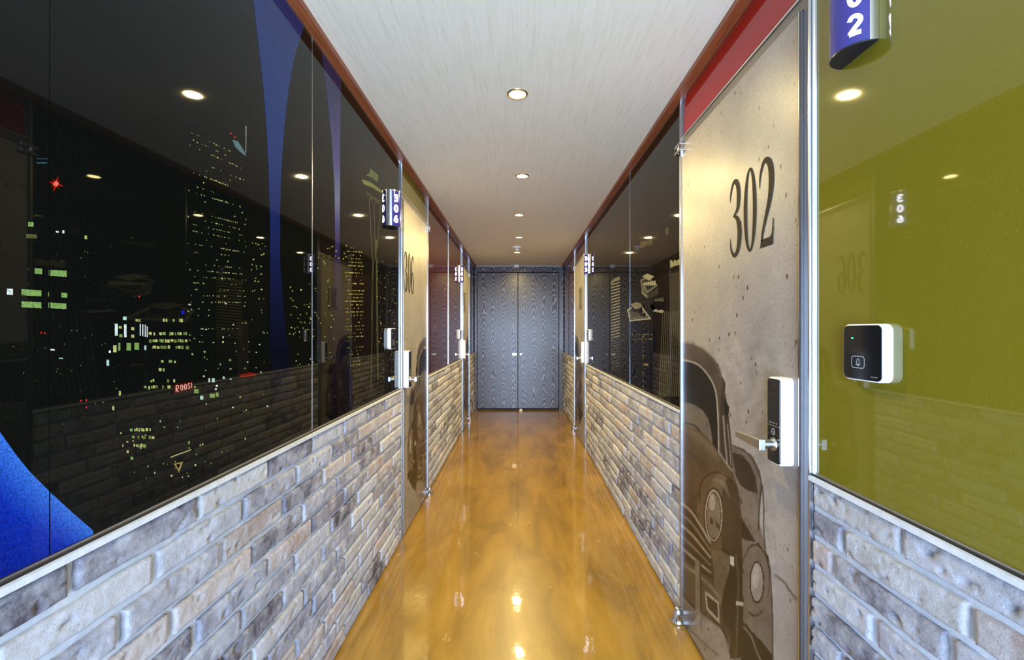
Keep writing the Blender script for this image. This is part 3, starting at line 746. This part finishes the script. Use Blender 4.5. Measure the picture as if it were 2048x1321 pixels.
def quad_list_right():
    q = []; rnd = random.Random(5); S = 1
    def poly(pts, cols, lift=0.0004):
        if not hasattr(cols[0], '__len__'): cols = [cols]*len(pts)
        q.append(([W(S, x, y, lift) for x, y in pts], cols, lift))
    z = lambda x, y: (1100+x/2.873, 400+y/2.873)      # positions read off the artwork
    P = lambda pts, c, l=0.0004: poly([z(*p) for p in pts], rgb(*c), l)
    # striped facade
    P([(350,470),(405,430),(405,980),(350,1000)], (26,26,22), 0.0003)
    for k in range(30):
        y = 455+k*17.0; P([(352,y+14),(402,y),(402,y+6),(352,y+20)], (140,138,118) if k < 20 else (78,78,66), 0.0006)
    P([(350,470),(375,448),(402,440),(402,452),(350,486)], (110,108,88), 0.0007)
    # other facades, faint
    for k in range(26):
        x = 220+k*9.5
        if 340 < x < 410: continue
        P([(x,470),(x+2.5,468),(x+2.5,900),(x,900)], (34,34,30), 0.0003)
    for _ in range(160):
        x = rnd.uniform(215, 345) if rnd.random() < .6 else rnd.uniform(410, 455); y = rnd.uniform(560, 960)
        P([(x,y),(x+rnd.uniform(3,12),y-1),(x+6,y+rnd.uniform(2,5))], rnd.choice([(48,50,44),(60,60,48),(38,40,40)]), 0.0006)
    # blue-black tower and lit rows
    P([(458,700),(610,740),(630,1100),(458,1040)], (14,18,30), 0.0003)
    for y, x0, x1 in ((772,462,585),(797,470,585),(800,470,585)):
        x = x0
        while x < x1: P([(x,y),(x+5,y),(x+5,y+6),(x,y+6)], rnd.choice([(120,110,60),(60,56,34),(150,136,70)]), 0.0006); x += rnd.uniform(8, 16)
    for k in range(20): P([(530,780+k*16),(540,780+k*16),(540,790+k*16),(530,790+k*16)], rnd.choice([(70,72,64),(96,92,66),(40,42,46)]), 0.0006)
    P([(535,940),(565,942),(565,955),(535,953)], (140,124,70), 0.0006)
    # roof tops with machines, seen from above
    P([(443,630),(515,592),(583,686),(458,700)], (150,150,138)); P([(452,636),(513,602),(570,680),(462,692)], (92,92,82), 0.0006)
    P([(458,640),(480,605),(530,618),(532,668),(500,662),(470,680)], (24,24,22), 0.0008); P([(462,600),(500,588),(528,600),(520,622),(490,630)], (118,116,100), 0.0010)
    for k in range(7): P([(462+k*8,640+k*2),(467+k*8,634+k*2),(470+k*8,672),(465+k*8,678)], (78,78,66), 0.0011)
    P([(535,650),(548,652),(548,676),(535,674)], (14,14,14), 0.0011); P([(500,640),(528,612),(530,660)], (12,12,12), 0.0011)
    P([(518,460),(560,438),(622,492),(560,540),(528,520)], (96,96,84)); P([(530,468),(562,450),(608,490),(562,520)], (40,40,36), 0.0006)
    P([(530,440),(560,424),(600,440),(570,465),(545,450)], (146,144,124), 0.0008)
    for k in range(6): P([(536+k*12,480-k*2),(546+k*12,472-k*2),(550+k*12,488),(540+k*12,496)], (150,148,128), 0.0009)
    P([(526,520),(560,548),(560,566),(528,540)], (120,118,100), 0.0006); P([(560,548),(624,500),(624,545),(560,566)], (56,56,48), 0.0006)
    P([(530,566),(618,548),(618,620),(590,640),(530,600)], (30,30,26), 0.0004)
    P([(574,604),(600,600),(656,640),(650,652),(590,640)], (150,150,140)); P([(592,574),(640,556),(660,575),(656,628),(620,636),(594,610)], (16,16,15), 0.0007)
    for k in range(5): P([(600+k*11,572-k*2),(606+k*11,568-k*2),(610+k*11,582),(603+k*11,586)], (90,90,78), 0.0009)
    # ribbed facade at right
    for k in range(12):
        x = 625+k*11; P([(x+22,640),(x+26,640),(x+6,1130),(x,1130)], (82,80,66), 0.0005)
    for k in range(36): P([(640,660+k*12),(690,666+k*12),(690,668+k*12),(640,662+k*12)], (40,38,32), 0.0006)
    for k in range(8): P([(696+k*7,380),(700+k*7,380),(700+k*7,1130),(696+k*7,1130)], (30,32,30), 0.0003)
    for k in range(8): P([(700,720+k*40),(748,728+k*40),(748,734+k*40),(700,726+k*40)], (44,44,40), 0.0006)
    P([(690,350),(700,345),(708,360),(716,342),(728,352),(740,340),(750,345),(750,372),(720,380),(692,392)], (140,136,112), 0.0007)
    P([(665,165),(682,155),(682,200),(668,205)], (70,68,56), 0.0006); P([(520,240),(560,236),(590,225),(585,262),(560,258),(540,275),(520,272)], (74,68,50), 0.0005)
    return q
QR = quad_list_right()
def deco_right(y0, y1):
    def f(mb):
        a = Art(1, y0, y1); a.q = QR; a.put(mb)
    return f
glass(1, 2.085, 3.06, M_PRINT, 'dark city mural glass panel directly past the 302 door', deco_right(2.085, 3.06), base=(0.010,0.009,0.007))
glass(1, 3.06, 5.05, M_PRINT, 'dark mural glass panel with striped facade, next to the 303 number sign', deco_right(3.06, 5.05), base=(0.010,0.009,0.007))

# thin steel joint strips between panes
for s, y, lab in ((-1, 1.641, 'thin dark steel joint strip between two night mural panels on the left'), (-1, 4.80, 'bright steel joint strip between the two maroon panels on the left'), (1, 3.06, 'thin joint strip inside the dark mural on the right wall')):
    m = MB(); wd = 0.012 if y > 4 and s < 0 else 0.0016
    m.box(s*(GX-0.004 if wd > .01 else GX-0.0009), s*(GX+0.002), y-wd/2, y+wd/2, BRZ+0.01, TRZ-0.001)
    tag(m.build('joint_strip', M_STEEL), lab, 'joint strip')

# ------------------------------------------------------------------ number signs
def number_sign(s, Y, num, label):
    z0, H, R = 1.925, 0.208, 0.054
    root = empty('number_sign', (s*GX, Y, z0), -PI/2 if s > 0 else PI/2); tag(root, label, 'sign', None)
    def P(a, r, z): return (r*math.sin(a), -r*math.cos(a)*0.97-0.0005, z)       # a: angle from the wall normal
    N = 36
    m = MB(); amax = math.radians(72)
    vs = []; fs = []
    for i in range(N+1):
        a = -amax+2*amax*i/N; vs += [P(a, R, 0.004), P(a, R, H-0.004)]
    for i in range(N): fs.append((2*i, 2*i+2, 2*i+3, 2*i+1))
    m.add(vs, fs, (1,1,1), 0, True); m.build('curved_face', M_NAVY, root)
    for zz0, zz1 in ((0, 0.004), (H-0.004, H)):
        m = MB()
        o = [P(-PI/2+PI*i/N, R+0.0008, zz0) for i in range(N+1)]; t_ = [P(-PI/2+PI*i/N, R+0.0008, zz1) for i in range(N+1)]
        n = N+1; m.add(o+t_, [tuple(range(n))[::-1], tuple(range(n, 2*n))]+[(i, (i+1) % n, n+(i+1) % n, n+i) for i in range(n)])
        m.build('end_cap', M_NAVYDARK, root)
    for sg in (-1, 1):
        m = MB(); vs = []; fs = []
        for i in range(5):
            a = sg*(amax+(PI/2-amax)*i/4); vs += [P(a, R+0.0012, 0.002), P(a, R+0.0012, H-0.002)]
        for i in range(4): fs.append((2*i, 2*i+2, 2*i+3, 2*i+1))
        m.add(vs, fs, (1,1,1), 0, True); m.build('chrome_edging', M_CHROME, root)
    m = MB(); vs = []
    for i in range(N+1): a = -PI/2+PI*i/N; vs += [P(a, R+0.0016, H-0.005), P(a, R+0.0016, H+0.0003)]
    m.add(vs, [(2*i, 2*i+2, 2*i+3, 2*i+1) for i in range(N)], (1,1,1), 0, True)
    m.build('chrome_rim', M_CHROME, root)
    for k, ch in enumerate(num):
        for a0 in (-math.radians(60), math.radians(45)) if s > 0 else (-math.radians(45), math.radians(60)):
            m = MB()
            fn = lambda x, z, a0=a0: P(a0+x/R, R+0.0006, z)
            sans(m, ch, 0, H-0.046-k*0.060, 0.0195, 0.036, 0.0088, fn)
            m.build('glowing_digit', M_DIGIT, root, recalc=False)
    return root
number_sign(1, 0.998, '302', 'navy half-round sign with glowing 02 cut by the top edge, on olive glass')
number_sign(-1, 2.665, '306', 'glowing 306 number sign on the left wall beside the 306 door')
number_sign(1, 4.86, '303', 'glowing 303 number sign on the right wall before the far door')
number_sign(-1, 5.69, '305', 'glowing 305 number sign, small and far on the left wall')

# ------------------------------------------------------------------ doorbells
def doorbell(s, Y, label, wd=0.113):
    zc = 1.275; Hh = 0.121
    root = empty('doorbell', (s*GX, Y, zc), -PI/2 if s > 0 else PI/2); tag(root, label, 'doorbell')
    m = MB(); m.prism(rrect(wd, Hh, 0.016, n=8), -0.020, -0.0002, 0.003); m.build('white_housing', M_WHITE, root)
    m = MB(); m.prism(rrect(wd-0.006, Hh-0.006, 0.013, n=8), -0.0212, -0.017, 0.0006); f = m.build('black_face', M_BLACK, root)
    m = MB(); m.box(-0.029, -0.024, -0.0217, -0.021, 0.029, 0.0315); m.build('green_light', M_GREEN, f)
    m = MB(); fn = lambda x, z: (x, -0.0216, z); cx, cz = -0.010, -0.021
    r = rrect(0.036, 0.025, 0.006, cx, cz); r = r+[r[0], r[1]]; ribbon(m, [(a, b, 0.0012) for a, b in r], fn)
    bell = catmull([(cx-.0060,cz-.0050,.001),(cx-.0038,cz-.0022,.001),(cx-.0034,cz+.0030,.001),(cx-.0016,cz+.0062,.001),(cx,cz+.0070,.001),(cx+.0016,cz+.0062,.001),(cx+.0034,cz+.0030,.001),(cx+.0038,cz-.0022,.001),(cx+.0060,cz-.0050,.001)], 4)
    ribbon(m, bell, fn); ribbon(m, [(cx-.0060,cz-.0050,.001),(cx+.0060,cz-.0050,.001)], fn)
    ribbon(m, catmull([(cx-.002,cz-.0055,.001),(cx-.0012,cz-.0078,.001),(cx+.0012,cz-.0078,.001),(cx+.002,cz-.0055,.001)], 4), fn)
    m.build('bell_button', M_GREYINK, f, recalc=False)
    m = MB(); rnd = random.Random(2)
    for k in range(7): x = 0.026+k*0.0026; ribbon(m, [(x, -0.0505, .0006), (x+.0008, -0.0485, .0006), (x+.0018, -0.0505 if k % 2 else -.0485, .0006)], fn)
    m.build('small_lettering', M_GREYINK, f, recalc=False)
doorbell(1, 0.963, 'large black and white doorbell with bell icon on the olive glass')
doorbell(-1, 2.635, 'doorbell on the dark mural glass beside the 306 door')
doorbell(1, 4.80, 'tiny doorbell on the dark mural panel beside the 303 door')
doorbell(-1, 5.65, 'tiny doorbell on maroon glass below the 305 number sign')

# ------------------------------------------------------------------ ceiling fittings
def downlight(x, Y, label, group=None):
    root = empty('ceiling_downlight', (x, Y, CEIL)); tag(root, label, 'ceiling light', group)
    m = MB(); m.lathe([(0.037, 0.0), (0.037, -0.004), (0.041, -0.006), (0.046, -0.004), (0.048, 0.0)], (0,0,0), 36); m.build('trim_ring', M_BRASS, root)
    m = MB(); m.lathe([(0.0, -0.0035), (0.025, -0.0035), (0.037, -0.002)], (0,0,0), 32); m.build('lamp_lens', M_LAMP, root)
    l = bpy.data.lights.new('downlight_lamp', 'AREA'); l.shape = 'DISK'; l.size = 0.068; l.energy = LAMP_W; l.color = LAMP_C
    lo = bpy.data.objects.new('downlight_lamp', l); COL.objects.link(lo); lo.location = (0, 0, -0.0045); lo.parent = root
for x, Y, lab in ((-0.007, 2.073, 'largest and nearest visible downlight in the middle of the ceiling'), (0.022, 3.17, 'second nearest visible downlight down the ceiling'),
                  (0.0, 4.235, 'third visible downlight from the nearest'), (0.0, 5.25, 'downlight just in front of the smoke detector'), (-0.027, 6.26, 'farthest downlight, past the smoke detector by the double doors')):
    downlight(x, Y, lab)
root = empty('smoke_detector', (-0.026, 5.84, CEIL)); tag(root, 'white round smoke detector on the ceiling between the last two downlights', 'smoke detector')
m = MB(); m.lathe([(0.056, 0), (0.056, -0.012), (0.05, -0.018), (0.036, -0.022), (0.034, -0.036), (0.026, -0.044), (0.0, -0.045)], (0,0,0), 36); m.build('detector_body', M_WHITE, root)
m = MB()
for k in range(8): a = PI*k/4+.39; m.box(0.034*math.cos(a)-.006, 0.034*math.cos(a)+.006, 0.034*math.sin(a)-.006, 0.034*math.sin(a)+.006, -0.034, -0.025)
m.build('vent_slot', M_MATTBLACK, root)
root = empty('dome_camera', (-0.04, 7.49, CEIL)); tag(root, 'small grey dome camera on the ceiling above the double doors', 'security camera')
m = MB(); m.lathe([(0.052, 0), (0.052, -0.028), (0.046, -0.036), (0.0, -0.036)], (0,0,0), 32); m.build('camera_base', M_WHITE, root)
m = MB(); m.lathe([(0.044, -0.036), (0.042, -0.055), (0.033, -0.074), (0.018, -0.086), (0.0, -0.089)], (0,0,0), 32); d = m.build('camera_dome', simple('grey_dome', (0.35,0.35,0.36), 0.25), root)
m = MB(); m.tube((0, -0.03, -0.060), (0, -0.044, -0.066), 0.016, 0.014); m.build('camera_lens', M_BLACK, d)
